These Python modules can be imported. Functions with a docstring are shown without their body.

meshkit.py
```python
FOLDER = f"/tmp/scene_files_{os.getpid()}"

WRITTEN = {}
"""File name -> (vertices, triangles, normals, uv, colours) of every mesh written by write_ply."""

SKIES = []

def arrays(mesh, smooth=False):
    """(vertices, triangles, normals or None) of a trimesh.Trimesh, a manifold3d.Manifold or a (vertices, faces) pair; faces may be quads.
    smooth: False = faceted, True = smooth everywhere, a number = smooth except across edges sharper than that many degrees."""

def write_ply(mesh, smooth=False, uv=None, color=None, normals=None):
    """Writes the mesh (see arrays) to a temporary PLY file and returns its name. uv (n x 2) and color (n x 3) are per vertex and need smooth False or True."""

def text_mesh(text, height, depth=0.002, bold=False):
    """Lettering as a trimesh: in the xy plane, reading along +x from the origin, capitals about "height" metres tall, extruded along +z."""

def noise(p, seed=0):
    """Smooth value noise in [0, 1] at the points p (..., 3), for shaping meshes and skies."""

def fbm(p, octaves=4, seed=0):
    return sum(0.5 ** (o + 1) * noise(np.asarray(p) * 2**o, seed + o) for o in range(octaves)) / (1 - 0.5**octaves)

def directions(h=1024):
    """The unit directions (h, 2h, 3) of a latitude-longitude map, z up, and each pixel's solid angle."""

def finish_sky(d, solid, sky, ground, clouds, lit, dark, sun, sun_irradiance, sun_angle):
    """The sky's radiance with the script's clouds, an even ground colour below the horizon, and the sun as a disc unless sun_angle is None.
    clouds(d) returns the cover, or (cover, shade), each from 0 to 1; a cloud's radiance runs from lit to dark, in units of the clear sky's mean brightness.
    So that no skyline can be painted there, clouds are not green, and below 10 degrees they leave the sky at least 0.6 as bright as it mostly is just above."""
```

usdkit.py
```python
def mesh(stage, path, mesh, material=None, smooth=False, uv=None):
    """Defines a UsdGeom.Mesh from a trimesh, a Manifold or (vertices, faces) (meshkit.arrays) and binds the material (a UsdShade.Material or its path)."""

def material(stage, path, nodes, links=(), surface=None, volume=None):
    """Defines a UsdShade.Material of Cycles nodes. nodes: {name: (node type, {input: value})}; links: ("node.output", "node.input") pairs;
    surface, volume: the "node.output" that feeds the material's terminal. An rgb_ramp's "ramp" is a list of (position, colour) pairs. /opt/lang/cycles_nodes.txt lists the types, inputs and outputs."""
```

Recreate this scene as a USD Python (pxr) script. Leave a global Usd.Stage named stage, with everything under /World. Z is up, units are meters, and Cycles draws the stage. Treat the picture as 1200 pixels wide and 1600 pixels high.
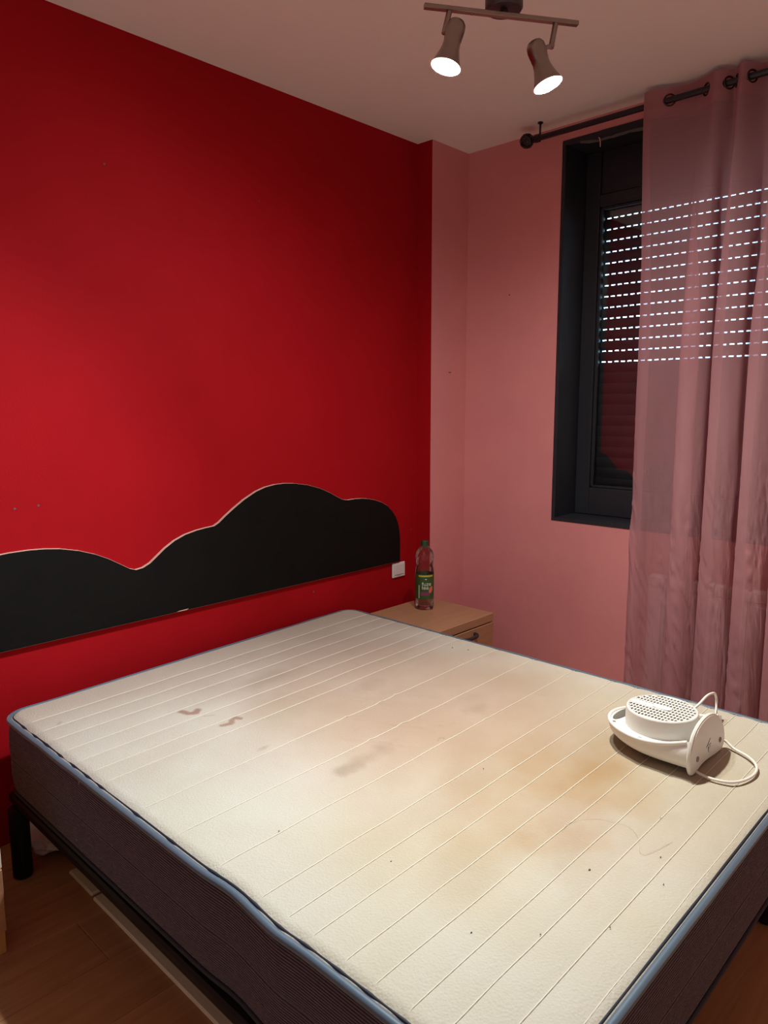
import math, random
import numpy as np, trimesh, usdkit, meshkit
import manifold3d as m3
from shapely.geometry import Polygon, Point, LineString, box as sbox
from shapely import affinity
from pxr import Usd, UsdGeom, UsdShade, UsdLux, Gf, Sdf, Vt

random.seed(7); rng = np.random.default_rng(7)
stage = Usd.Stage.CreateInMemory()
UsdGeom.SetStageUpAxis(stage, "Z"); UsdGeom.SetStageMetersPerUnit(stage, 1.0)
UsdGeom.Xform.Define(stage, "/World")

# ------------------------------------------------------------------ camera, light, exposure
CAM_Z = 1.41
F_PX = 1137.32
R_ = (0.6911, -0.7228, -0.0027); U_ = (0.1068, 0.0985, 0.9894); F_ = (0.7149, 0.6840, -0.1453)
cam = UsdGeom.Camera.Define(stage, "/World/camera")
cam.AddTransformOp().Set(Gf.Matrix4d(*R_, 0, *U_, 0, *[-x for x in F_], 0, 0, 0, CAM_Z, 1))
cam.CreateHorizontalApertureAttr(36.0); cam.CreateVerticalApertureAttr(48.0)
cam.CreateFocalLengthAttr(36.0 * F_PX / 1200.0)
cam.CreateClippingRangeAttr(Gf.Vec2f(0.02, 200.0))
cam.CreateExposureAttr(1.0)
sky = UsdLux.DomeLight.Define(stage, "/World/sky")           # daylight, seen only through the shutter's slots
sky.CreateColorAttr(Gf.Vec3f(0.40, 0.72, 1.0)); sky.CreateIntensityAttr(1.6)
BULB_COLORS, BULB_STRENGTH = ((0.89, 1.0, 1.02), (1.0, 0.97, 0.84)), 530.0         # the two lamps of the ceiling bar: frosted faces ...
BEAM_INTENSITY, BEAM_ANGLE, BEAM_SOFT = (2000.0, 1250.0), 56.0, 1.0      # ... and the beam each reflector throws

# ------------------------------------------------------------------ helpers
V = lambda *a: np.array(a, float)
count = {}
def numbered(path):
    k = count.get(path, 0); count[path] = k + 1
    return path if k == 0 else f"{path}_{k:03d}"
class Thing:
    def __init__(s, path, loc): s.path, s.loc = path, V(*loc)
def say(prim, **kw):
    for k, v in kw.items():
        if v: prim.SetCustomDataByKey(k, v)
def thing(name, label, cat, loc=(0, 0, 0), group=None, kind=None):
    p = numbered("/World/" + name)
    x = UsdGeom.Xform.Define(stage, p); x.AddTranslateOp().Set(Gf.Vec3d(*map(float, loc)))
    say(x.GetPrim(), label=label, category=cat, group=group, kind=kind)
    return Thing(p, loc)
def part(name, mesh, mat, parent=None, smooth=35, label=None, kind=None, cat=None, group=None):
    base = parent.path if parent else "/World"
    loc = parent.loc if parent else V(0, 0, 0)
    p = numbered(base + "/" + name)
    if isinstance(mesh, list): mesh = trimesh.util.concatenate(mesh)
    v, f = (mesh.vertices, mesh.faces) if hasattr(mesh, "vertices") else mesh
    m = usdkit.mesh(stage, p, (np.asarray(v, float) - loc, np.asarray(f)), mat, smooth=smooth)
    say(m.GetPrim(), label=label, kind=kind, category=cat, group=group)
    t = Thing(p, loc); t.mesh = m
    return t
def box(x0, x1, y0, y1, z0, z1, b=0.0):
    x0, x1 = sorted((x0, x1)); y0, y1 = sorted((y0, y1)); z0, z1 = sorted((z0, z1))
    if b > 0:
        b = min(b, (x1 - x0) * .45, (y1 - y0) * .45, (z1 - z0) * .45)
        pts = []
        for sx in (0, 1):
            for sy in (0, 1):
                for sz in (0, 1):
                    c = V((x0, x1)[sx], (y0, y1)[sy], (z0, z1)[sz]); d = V(1 - 2 * sx, 1 - 2 * sy, 1 - 2 * sz) * b
                    for k in range(3):
                        q = c + d; q[k] = c[k]; pts.append(q)
        return trimesh.convex.convex_hull(np.array(pts))
    m = trimesh.creation.box((x1 - x0, y1 - y0, z1 - z0)); m.apply_translation(((x0 + x1) / 2, (y0 + y1) / 2, (z0 + z1) / 2)); return m
def frame_of(a):
    a = a / np.linalg.norm(a); h = V(0, 0, 1) if abs(a[2]) < .9 else V(1, 0, 0)
    u = np.cross(h, a); u /= np.linalg.norm(u); return u, np.cross(a, u), a
def tube(pts, r, n=10, closed=False, caps=True):
    pts = np.asarray(pts, float); N = len(pts)
    t = np.roll(pts, -1, 0) - np.roll(pts, 1, 0) if closed else np.gradient(pts, axis=0)
    t /= np.linalg.norm(t, axis=1)[:, None]
    u, w, _ = frame_of(t[0]); ring = []
    rr = np.broadcast_to(r, N)
    for i in range(N):
        u = u - t[i] * (u @ t[i]); u /= np.linalg.norm(u); w = np.cross(t[i], u)
        a = np.linspace(0, 2 * np.pi, n, endpoint=False)
        ring.append(pts[i] + rr[i] * (np.cos(a)[:, None] * u + np.sin(a)[:, None] * w))
    v = np.vstack(ring); f = []
    for i in range(N if closed else N - 1):
        j = (i + 1) % N
        for k in range(n):
            k2 = (k + 1) % n
            f += [[i * n + k, i * n + k2, j * n + k2], [i * n + k, j * n + k2, j * n + k]]
    if caps and not closed:
        v = np.vstack([v, pts[0], pts[-1]]); c0, c1 = N * n, N * n + 1
        for k in range(n):
            k2 = (k + 1) % n
            f += [[c0, k2, k], [c1, (N - 1) * n + k, (N - 1) * n + k2]]
    return trimesh.Trimesh(v, np.array(f), process=False)
def lathe(prof, origin, axis=(0, 0, 1), n=40, k_=1.0):
    """prof: (r, h) pairs; h along axis."""
    u, w, a = frame_of(V(*axis)); o = V(*origin); P = np.asarray(prof, float) * k_
    ang = np.linspace(0, 2 * np.pi, n, endpoint=False); c, s = np.cos(ang), np.sin(ang)
    v = np.vstack([o + a * h + r * (c[:, None] * u + s[:, None] * w) for r, h in P]); f = []
    for i in range(len(P) - 1):
        for k in range(n):
            k2 = (k + 1) % n
            f += [[i * n + k, i * n + k2, (i + 1) * n + k2], [i * n + k, (i + 1) * n + k2, (i + 1) * n + k]]
    m = trimesh.Trimesh(v, np.array(f), process=False)
    m.update_faces(m.area_faces > 1e-12)
    return m
def grid(v3):
    """(m, n, 3) points to a mesh."""
    m, n = v3.shape[:2]; i = np.arange(m * n).reshape(m, n)
    a, b, c, d = i[:-1, :-1].ravel(), i[1:, :-1].ravel(), i[1:, 1:].ravel(), i[:-1, 1:].ravel()
    return v3.reshape(-1, 3), np.vstack([np.stack([a, b, c], 1), np.stack([a, c, d], 1)])
def spline(pts, n):
    from scipy.interpolate import CubicSpline, PchipInterpolator
    p = np.asarray(pts, float); d = np.r_[0, np.cumsum(np.linalg.norm(np.diff(p, axis=0), axis=1))]
    return CubicSpline(d, p)(np.linspace(0, d[-1], n))
def extrude(poly, h):
    return trimesh.creation.extrude_polygon(poly, h, engine="earcut")
def place(m, o, x, y, z):
    T = np.eye(4); T[:3, 0], T[:3, 1], T[:3, 2], T[:3, 3] = x, y, z, o
    m = m.copy(); m.apply_transform(T); return m

# ------------------------------------------------------------------ materials
def mat(name, nodes, links=(), surface="p.BSDF"):
    return usdkit.material(stage, "/World/Looks/" + name, nodes, links, surface=surface)
def plain(name, color, rough=.5, **kw):
    return mat(name, {"p": ("principled_bsdf", dict(base_color=color, roughness=rough, **kw))})
def grainy(name, c0, c1, scale, rough=.6, bump=.0, bscale=None, detail=4, dist=.002, stretch=(1, 1, 1), **kw):
    n = {"g": ("geometry", {}), "m": ("mapping", {"scale": stretch}), "n": ("noise_texture", {"scale": scale, "detail": detail, "roughness": .6}),
         "r": ("rgb_ramp", {"ramp": [(.3, c0), (.7, c1)]}), "p": ("principled_bsdf", dict(roughness=rough, **kw))}
    l = [("g.position", "m.vector"), ("m.vector", "n.vector"), ("n.fac", "r.fac"), ("r.color", "p.base_color")]
    if bump:
        n["b"] = ("noise_texture", {"scale": bscale or scale * 4, "detail": 5}); n["u"] = ("bump", {"strength": bump, "distance": dist})
        l += [("m.vector", "b.vector"), ("b.fac", "u.height"), ("u.normal", "p.normal")]
    return mat(name, n, l)

RED = grainy("red_paint", (.345, .003, .007), (.385, .004, .009), 3, .75, .25, 160, dist=.0015, specular_ior_level=.12)
PINK = grainy("pink_paint", (.65, .24, .25), (.71, .27, .275), 2.5, .7, .3, 140, dist=.0015, specular_ior_level=.3)
WHITE_CEIL = grainy("ceiling_paint", (.87, .82, .80), (.90, .85, .83), 2.2, .8, .3, 60, dist=.002)
BLACK_BOARD = grainy("black_board", (.0035, .003, .003), (.005, .0045, .004), 9, .65, specular_ior_level=.15)
PALE_EDGE = plain("pale_edge", (.72, .45, .38), .6)
DARK_FRAME = plain("anthracite_frame", (.018, .019, .026), .45, specular_ior_level=.4)
DARK_REVEAL = grainy("anthracite_lining", (.017, .018, .025), (.022, .022, .030), 12, .5, specular_ior_level=.4)
TORN = plain("torn_tape", (.10, .09, .09), .7)
SHUTTER = plain("shutter_slat", (.012, .012, .018), .5)
PIPING = plain("blue_piping", (.062, .105, .155), .5, sheen_weight=.3)
PIPING_DARK = plain("navy_binding", (.012, .016, .028), .7)
FRAME_BLACK = plain("black_steel", (.004, .004, .005), .5, specular_ior_level=.25)
WHITE_PL = plain("white_plastic", (.78, .76, .72), .38)
SCREW = plain("screw_recess", (.25, .22, .20), .5)
SOCKET = plain("socket_white", (.72, .64, .62), .4)
CORD = plain("white_cord", (.80, .76, .71), .45)
NICKEL = plain("satin_nickel", (.34, .30, .28), .30, metallic=1.0)
DARK_METAL = plain("dark_bracket", (.10, .085, .09), .45, metallic=.7)
ROD = plain("black_rod", (.012, .012, .018), .35)
SPARK = plain("finial_wire", (.06, .05, .055), .25, metallic=.8)
LATH = grainy("beige_lath", (.62, .52, .38), (.70, .60, .45), 8, .6, stretch=(6, .5, 6))
BAG = plain("white_bag", (.62, .56, .56), .4)
RADIATOR = plain("radiator_white", (.62, .46, .45), .4)
HANDLE = plain("dark_handle", (.05, .045, .045), .4, metallic=.5)
STITCH = plain("stitch_thread", (.62, .57, .48), .8)
BULBS = [mat("lit_bulb_" + n, {"e": ("emission", {"color": c, "strength": BULB_STRENGTH})}, surface="e.emission") for n, c in zip(("cool", "warm"), BULB_COLORS)]

def wood(name, c0, c1, axis):
    st = [30, 30, 30]; st[axis] = 2.0
    return mat(name, {"g": ("geometry", {}), "o": ("object_info", {}), "a": ("vector_math", {"math_type": "add"}), "m": ("mapping", {"scale": st}),
        "n": ("noise_texture", {"scale": 1.4, "detail": 6, "roughness": .65, "distortion": .6}), "r": ("rgb_ramp", {"ramp": [(.3, c0), (.7, c1)]}),
        "h": ("hsv", {}), "v": ("map_range", {"from_min": 0., "from_max": 1., "to_min": .86, "to_max": 1.1}), "p": ("principled_bsdf", {"roughness": .38}),
        "u": ("bump", {"strength": .12, "distance": .001})},
        [("g.position", "m.vector"), ("m.vector", "a.vector1"), ("o.location", "a.vector2"), ("a.vector", "n.vector"), ("n.fac", "r.fac"), ("r.color", "h.color"),
         ("o.random", "v.value"), ("v.result", "h.value"), ("h.color", "p.base_color"), ("n.fac", "u.height"), ("u.normal", "p.normal")])
FLOOR_WOOD = wood("laminate_oak", (.36, .165, .07), (.50, .25, .115), 0)
BEECH = wood("beech_veneer", (.35, .17, .09), (.42, .22, .12), 0)
BEECH_V = wood("beech_upright", (.46, .22, .07), (.54, .28, .10), 2)
WHITE_FRONT = plain("white_front", (.70, .64, .56), .45)

# mattress ticking: cream knit with honeycomb relief; stains and painted shade come from a mesh attribute
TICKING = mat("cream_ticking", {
    "at": ("attribute", {"attribute": "stain_shade"}), "g": ("geometry", {}),
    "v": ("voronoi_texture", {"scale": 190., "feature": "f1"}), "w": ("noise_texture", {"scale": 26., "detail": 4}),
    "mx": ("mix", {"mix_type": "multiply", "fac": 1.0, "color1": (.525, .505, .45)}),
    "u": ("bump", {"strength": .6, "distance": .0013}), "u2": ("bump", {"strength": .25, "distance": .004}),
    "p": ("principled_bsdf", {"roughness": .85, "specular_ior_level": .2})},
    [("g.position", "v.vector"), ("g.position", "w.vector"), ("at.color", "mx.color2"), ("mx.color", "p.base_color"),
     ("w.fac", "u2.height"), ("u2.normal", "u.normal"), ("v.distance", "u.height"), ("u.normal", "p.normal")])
SIDE_CLOTH = mat("plum_side_cloth", {
    "g": ("geometry", {}), "s": ("separate_xyz", {}), "m": ("math", {"math_type": "multiply", "value2": 1100.}), "sn": ("math", {"math_type": "sine"}),
    "n": ("noise_texture", {"scale": 60., "detail": 3}), "r": ("rgb_ramp", {"ramp": [(.3, (.030, .024, .031)), (.7, (.042, .034, .042))]}),
    "u": ("bump", {"strength": .8, "distance": .002}), "p": ("principled_bsdf", {"roughness": .75, "sheen_weight": .25, "sheen_tint": (.8, .6, .75)})},
    [("g.position", "s.vector"), ("s.z", "m.value1"), ("m.value", "sn.value1"), ("sn.value", "u.height"), ("u.normal", "p.normal"),
     ("g.position", "n.vector"), ("n.fac", "r.fac"), ("r.color", "p.base_color")])
def sheer(name, color, through):
    return mat(name, {"g": ("geometry", {}), "n": ("noise_texture", {"scale": 300., "detail": 2}), "u": ("bump", {"strength": .15, "distance": .001}),
        "d": ("diffuse_bsdf", {"color": color}), "t": ("translucent_bsdf", {"color": color}), "dt": ("mix_closure", {"fac": .35}),
        "lw": ("layer_weight", {"blend": .35}), "mr": ("map_range", {"from_min": 0., "from_max": 1., "to_min": through, "to_max": through * .25}),
        "x": ("transparent_bsdf", {"color": (.95, .88, .90)}), "mx": ("mix_closure", {})},
        [("g.position", "n.vector"), ("n.fac", "u.height"), ("u.normal", "d.normal"), ("d.BSDF", "dt.closure1"), ("t.BSDF", "dt.closure2"),
         ("lw.facing", "mr.value"), ("mr.result", "mx.fac"), ("dt.closure", "mx.closure1"), ("x.BSDF", "mx.closure2")], surface="mx.closure")
VOILE = sheer("mauve_voile", (.60, .31, .345), .41)
def pane(name, tint, refl_ior, rough=0.0, boost=1.0):
    return mat(name, {"f": ("fresnel", {"IOR": refl_ior}), "k": ("math", {"math_type": "multiply", "value2": boost, "use_clamp": True}), "t": ("transparent_bsdf", {"color": tint}),
        "g": ("glossy_bsdf", {"color": (1, 1, 1), "roughness": rough}), "m": ("mix_closure", {})},
        [("f.fac", "k.value1"), ("k.value", "m.fac"), ("t.BSDF", "m.closure1"), ("g.BSDF", "m.closure2")], surface="m.closure")
GLASS = pane("window_glass", (.92, .95, .95), 1.5, 0.0, 1.5)
PET = mat("clear_pet", {"f": ("fresnel", {"IOR": 1.35}), "t": ("transparent_bsdf", {"color": (.93, .92, .91)}), "g": ("glossy_bsdf", {"color": (1, 1, 1), "roughness": .05}), "m": ("mix_closure", {}),
    "d": ("translucent_bsdf", {"color": (.8, .78, .76)}), "m2": ("mix_closure", {"fac": .10})},
    [("f.fac", "m.fac"), ("t.BSDF", "m.closure1"), ("g.BSDF", "m.closure2"), ("m.closure", "m2.closure1"), ("d.BSDF", "m2.closure2")], surface="m2.closure")
LABEL_GREEN = plain("label_green", (.035, .085, .022), .35)
LABEL_YELLOW = plain("label_yellow", (.50, .38, .04), .4)
LABEL_WHITE = plain("label_white", (.75, .72, .66), .4)
LABEL_PURPLE = plain("label_purple", (.22, .035, .10), .4)
LABEL_PEACH = plain("label_peach", (.62, .16, .09), .4)
CAP_GREEN = plain("cap_green", (.010, .055, .018), .4)

# ------------------------------------------------------------------ room shell
YW, XW, ZC = 2.40, 3.02, 2.625            # red wall, window wall, ceiling
XL, YF = -1.0, -1.2                       # walls behind the camera
PX, PY = 2.745, 2.309                     # the corner pier
WY0, WY1, WZ0, WZ1 = 0.52, 1.782, 0.872, 2.556   # window opening
def struct(name, mesh, m, **kw): return part(name, mesh, m, None, kind="structure", **kw)
wb = struct("wall_back", box(XL - .1, XW + .3, YW, YW + .12, -.1, ZC + .1), RED)
# pier: red on its left cheek, pink in front
pier_l = struct("wall_pier_side", box(PX, PX + .012, PY + .001, YW, 0, ZC), RED)
pier = struct("wall_pier", box(PX + .0005, XW, PY, YW, 0, ZC, 0), PINK)
# the red cheek stands half a millimetre proud of the pier's own side
wr = struct("wall_right", [box(XW, XW + .30, YF - .1, WY0, -.1, ZC + .1), box(XW, XW + .30, WY1, YW, -.1, ZC + .1),
                           box(XW, XW + .30, WY0, WY1, -.1, WZ0), box(XW, XW + .30, WY0, WY1, WZ1, ZC + .1)], PINK)
PALE = grainy("pale_paint", (.74, .66, .63), (.80, .72, .69), 2.2, .75, .3, 120, dist=.0015)
struct("wall_left", box(XL - .1, XL, YF - .1, YW, -.1, ZC + .1), PALE)
struct("wall_front", box(XL, XW, YF - .1, YF, -.1, ZC + .1), PALE)
struct("ceiling", box(XL - .1, XW + .3, YF - .1, YW + .12, ZC, ZC + .1), WHITE_CEIL)
# floor: laminate planks along x on a dark base
fl = struct("floor", box(XL - .1, XW + .3, YF - .1, YW + .1, -.1, -.010), plain("subfloor", (.05, .03, .02), .8))
PWD, PLN = .192, 1.285
r_i = 0; y = YF
while y < YW - .001:
    y1 = min(y + PWD, YW); off = ((r_i * .377) % 1) * PLN; x = XL - off
    while x < XW:
        a, b = max(x, XL), min(x + PLN, XW)
        if b - a > .02: part("plank", box(a + .0004, b - .0004, y + .0004, y1 - .0004, -.010, 0, .0012), FLOOR_WOOD, fl, smooth=False)
        x += PLN
    y = y1; r_i += 1
# nail holes and scuffs in the paint
for (x, z, r) in ((1.1905, 2.1927, .004), (1.8127, 2.1925, .0025), (.8328, 1.0914, .004), (.9051, 1.0942, .004), (2.055, .5905, .005)):
    part("nail_hole", lathe([(0, -.0006), (r, -.0004), (r * .8, .0006), (0, .0002)], (x, YW, z), (0, -1, 0), 10), TORN, wb)
part("nail_hole", lathe([(0, -.0006), (.004, -.0004), (.003, .0006), (0, .0002)], (XW, 2.0538, 1.9304), (-1, 0, 0), 10), TORN, wr)
part("scuff_mark", box(2.880, 2.900, PY - .0008, PY + .001, 1.567, 1.572, .0006), TORN, pier)

# ------------------------------------------------------------------ window
win = thing("window_1", "dark anthracite window recess half hidden behind the sheer curtain", None, (XW, (WY0 + WY1) / 2, WZ0), kind="structure")
T = .012; D0, D1 = XW - .003, XW + .20
part("lining_panel", box(D0, D1, WY1 - T, WY1 + .006, WZ0 - .004, WZ1 + .004), DARK_REVEAL, win, False)
part("lining_panel", box(D0, D1, WY0 - .006, WY0 + T, WZ0 - .004, WZ1 + .004), DARK_REVEAL, win, False)
part("window_sill", box(D0, D1, WY0 + T, WY1 - T, WZ0 - .004, WZ0 + T), DARK_REVEAL, win, False)
part("lining_panel", box(D0, D1, WY0 + T, WY1 - T, WZ1 - T, WZ1 + .004), DARK_REVEAL, win, False)
FX0, FX1 = XW + .180, XW + .245
gz0, gz1, gy0, gy1 = 1.015, 2.300, WY0 + .085, 1.698
iy0, iy1, iz0, iz1 = WY0 + T, WY1 - T, WZ0 + T, WZ1 - T
part("frame_stile", box(FX0, FX1, gy1, iy1, iz0, iz1, .004), DARK_FRAME, win, False)
part("frame_stile", box(FX0, FX1, iy0, gy0, iz0, iz1, .004), DARK_FRAME, win, False)
part("frame_rail", box(FX0, FX1, gy0, gy1, iz0, gz0, .004), DARK_FRAME, win, False)
part("frame_rail", box(FX0, FX1, gy0, gy1, gz1, gz1 + .055, .004), DARK_FRAME, win, False)
part("shutter_box_lid", box(FX0 + .015, FX1, gy0, gy1, gz1 + .056, iz1, .003), DARK_REVEAL, win, False)
# inner bead of the sash
bd = .012
part("glazing_bead", [box(FX0 + .012, FX0 + .03, gy1 - bd, gy1, gz0, gz1, .003), box(FX0 + .012, FX0 + .03, gy0, gy0 + bd, gz0, gz1, .003),
                      box(FX0 + .012, FX0 + .03, gy0, gy1, gz0, gz0 + bd, .003), box(FX0 + .012, FX0 + .03, gy0, gy1, gz1 - bd, gz1, .003)], DARK_FRAME, win, False)
part("window_pane", box(FX0 + .030, FX0 + .036, gy0 - .004, gy1 + .004, gz0 - .004, gz1 + .004), GLASS, win, False)
# rough edge above the recess: a dark strip that climbs to the right, with torn tape along it
top = Polygon([(1.782, 2.540), (1.775, 2.548), (1.735, 2.550), (1.70, 2.549), (1.665, 2.556), (1.60, 2.561), (1.50, 2.560), (1.2, 2.563), (.52, 2.563), (.52, 2.516), (1.66, 2.520), (1.69, 2.534)])
part("edge_strip", place(extrude(top, .004), (XW - .004, 0, 0), (0, 1, 0), (0, 0, 1), (1, 0, 0)), DARK_REVEAL, win, False)
ys = np.linspace(1.70, .60, 60); tz = np.interp(ys, [.6, 1.36, 1.50, 1.6, 1.66, 1.7], [2.522, 2.519, 2.524, 2.520, 2.526, 2.534]) + .004 * (meshkit.noise(np.stack([ys * 40, ys * 0, ys * 0], 1), 3) - .5)
tw = .011 + .008 * (meshkit.noise(np.stack([ys * 55, ys * 0, ys * 0], 1), 5) - .5)
tp = Polygon(list(zip(ys, tz + tw / 2)) + list(zip(ys[::-1], (tz - tw / 2)[::-1])))
part("torn_tape", place(extrude(tp, .003), (XW - .008, 0, 0), (0, 1, 0), (0, 0, 1), (1, 0, 0)), TORN, win, False)
part("tape_curl", tube([(XW - .010, 1.612, 2.532), (XW - .014, 1.605, 2.526), (XW - .012, 1.603, 2.512), (XW - .011, 1.603, 2.492)], .002, 6), PALE_EDGE, win)

# roller shutter outside the pane: every slat is a part, the upper fourteen hang apart and show their slots
sh = thing("roller_shutter", "dark roller shutter with rows of bright slots behind the window pane", "roller shutter", (XW + .262, 1.15, .93))
SX = XW + .262; PITCH = .0502; z_top = 2.2627; sl0, sl1 = WY0 + .03, WY1 - .02
def slat_mesh(zc, open_, low_open=False):
    """zc: middle of the slot row at this slat's top."""
    h0, h1 = zc - PITCH + (.0034 if low_open else 0.), zc - (.0034 if open_ else 0.) + (0. if open_ or low_open else .0)
    k = 6; z = np.linspace(h0, h1, k); bow = .006 * np.cos(np.linspace(-1.2, 1.2, k))
    sec = [(SX - .004 - b, zz) for b, zz in zip(bow, z)] + [(SX + .005, h1), (SX + .005, h0)]
    body = place(extrude(Polygon(sec), sl1 - sl0), (0, sl0, 0), (1, 0, 0), (0, 0, 1), (0, 1, 0))
    ms = [body]
    if open_:   # the hook strip between this slat and the next one up, pierced by slots
        dy = .0322; y = 1.687 - .011 - dy * 40
        edges = []; y = 1.688
        while y > sl0: edges.append(y); y -= dy
        last = sl1
        for e in edges:
            if last - (e + .0105) > .001: ms.append(box(SX - .001, SX + .003, e + .0105, last, zc - .006, zc + .006))
            last = e - .0105
        ms.append(box(SX - .001, SX + .003, sl0, last, zc - .006, zc + .006))
    return trimesh.util.concatenate(ms)
ztop_solid = z_top + PITCH
for i in range(2): part("slat", slat_mesh(z_top + PITCH * (2 - i), False, i == 1), SHUTTER, sh, 50)
for i in range(14): part("slat", slat_mesh(z_top - PITCH * i, True, i < 13), SHUTTER, sh, 50)
zc = z_top - PITCH * 14
while zc > 1.0:
    part("slat", slat_mesh(zc, False), SHUTTER, sh, 50); zc -= PITCH
# end rails
part("guide_rail", box(SX - .015, SX + .02, sl1 - .004, sl1 + .03, .885, 2.5), SHUTTER, sh, False)
part("guide_rail", box(SX - .015, SX + .02, sl0 - .03, sl0 + .004, .885, 2.5), SHUTTER, sh, False)
part("shutter_box", box(SX - .016, SX + .03, sl0 - .03, sl1 + .03, 2.36, 2.56), SHUTTER, sh, False)
part("bottom_rail", box(SX - .008, SX + .010, sl0, sl1, zc - .02, zc, .003), SHUTTER, sh, False)

# ------------------------------------------------------------------ mattress
MZ = .493; HL, HR, FR, FL = V(.714, 2.280), V(2.236, 2.362), V(2.236, .430), V(.721, .430)
LU, LV, RC = 1.512, 1.87, .062
def to_world(u, v):
    """u across 0..LU, v from foot 0..LV on the flat sheet."""
    a, b = (u / LU)[..., None], (v / LV)[..., None]
    p = FL * (1 - a) * (1 - b) + FR * a * (1 - b) + HR * a * b + HL * (1 - a) * b
    wob = np.zeros_like(u) + .006 * np.exp(-((p[..., 1] - 1.10) / .07) ** 2) * np.exp(-u / .12) - .004 * np.exp(-((p[..., 1] - .95) / .05) ** 2) * np.exp(-u / .12)
    p = p.copy(); p[..., 0] += wob
    return p
def round_in(u, v, inset=0.0):
    r = RC - inset; cu, cv = np.clip(u, inset + r, LU - inset - r), np.clip(v, inset + r, LV - inset - r)
    du, dv = u - cu, v - cv; d = np.hypot(du, dv); k = np.where(d > r, r / np.maximum(d, 1e-9), 1.0)
    return cu + du * k, cv + dv * k, r - np.minimum(d, r)
SEAMS = [2.175, 2.09, 2.01, 1.92, 1.835, 1.755, 1.68, 1.50, 1.345, 1.185, 1.045, .965, .895, .81, .738, .663, .598, .525, .455]
def seam_y(y, x):      # the seams follow the skewed head edge, less and less towards the foot
    return y + (x - 1.3) * .066 * np.clip((y - .43) / 1.83, 0, 1) * .8
nu, nv = 300, 420
uu, vv = np.meshgrid(np.linspace(0, LU, nu), np.linspace(0, LV, nv), indexing="ij")
ru, rv, dist = round_in(uu, vv); P2 = to_world(ru, rv)
sy = np.array(SEAMS)[None, None, :]; dseam = np.abs(P2[..., 1][..., None] - seam_y(sy, P2[..., 0][..., None])).min(-1)
zz = MZ - .014 * np.clip(1 - dist / .03, 0, 1) ** 2 - .0004 * np.exp(-(dseam / .005) ** 2) - .0016 * np.exp(-(dseam / .016) ** 2)
q3 = np.stack([P2[..., 0], P2[..., 1], 0 * zz], -1)
zz += .004 * (meshkit.fbm(q3 * 4, 3, 11) - .5) * np.clip(dist / .05, 0, 1)
# crumpled folds in the middle of the ticking, running across the seams
for (x0, y0, x1, y1, a, w) in ((1.50, 1.62, 1.62, 1.33, .0022, .008), (1.55, 1.66, 1.70, 1.36, .0022, .008), (1.38, 1.55, 1.52, 1.25, .0018, .007), (1.45, 1.40, 1.60, 1.20, .0018, .008), (1.62, 1.30, 1.68, 1.16, .0016, .007), (1.30, 1.42, 1.42, 1.20, .0016, .008)):
    d = V(x1 - x0, y1 - y0); L = np.linalg.norm(d); d /= L; rx, ry = P2[..., 0] - x0, P2[..., 1] - y0
    t = rx * d[0] + ry * d[1]; s = -rx * d[1] + ry * d[0] + .004 * np.sin(t * 40)
    zz += 1.7 * a * np.exp(-(s / w) ** 2) * np.clip(np.minimum(t, L - t) / .04, 0, 1)
top_pts = np.stack([P2[..., 0], P2[..., 1], zz], -1)
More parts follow.
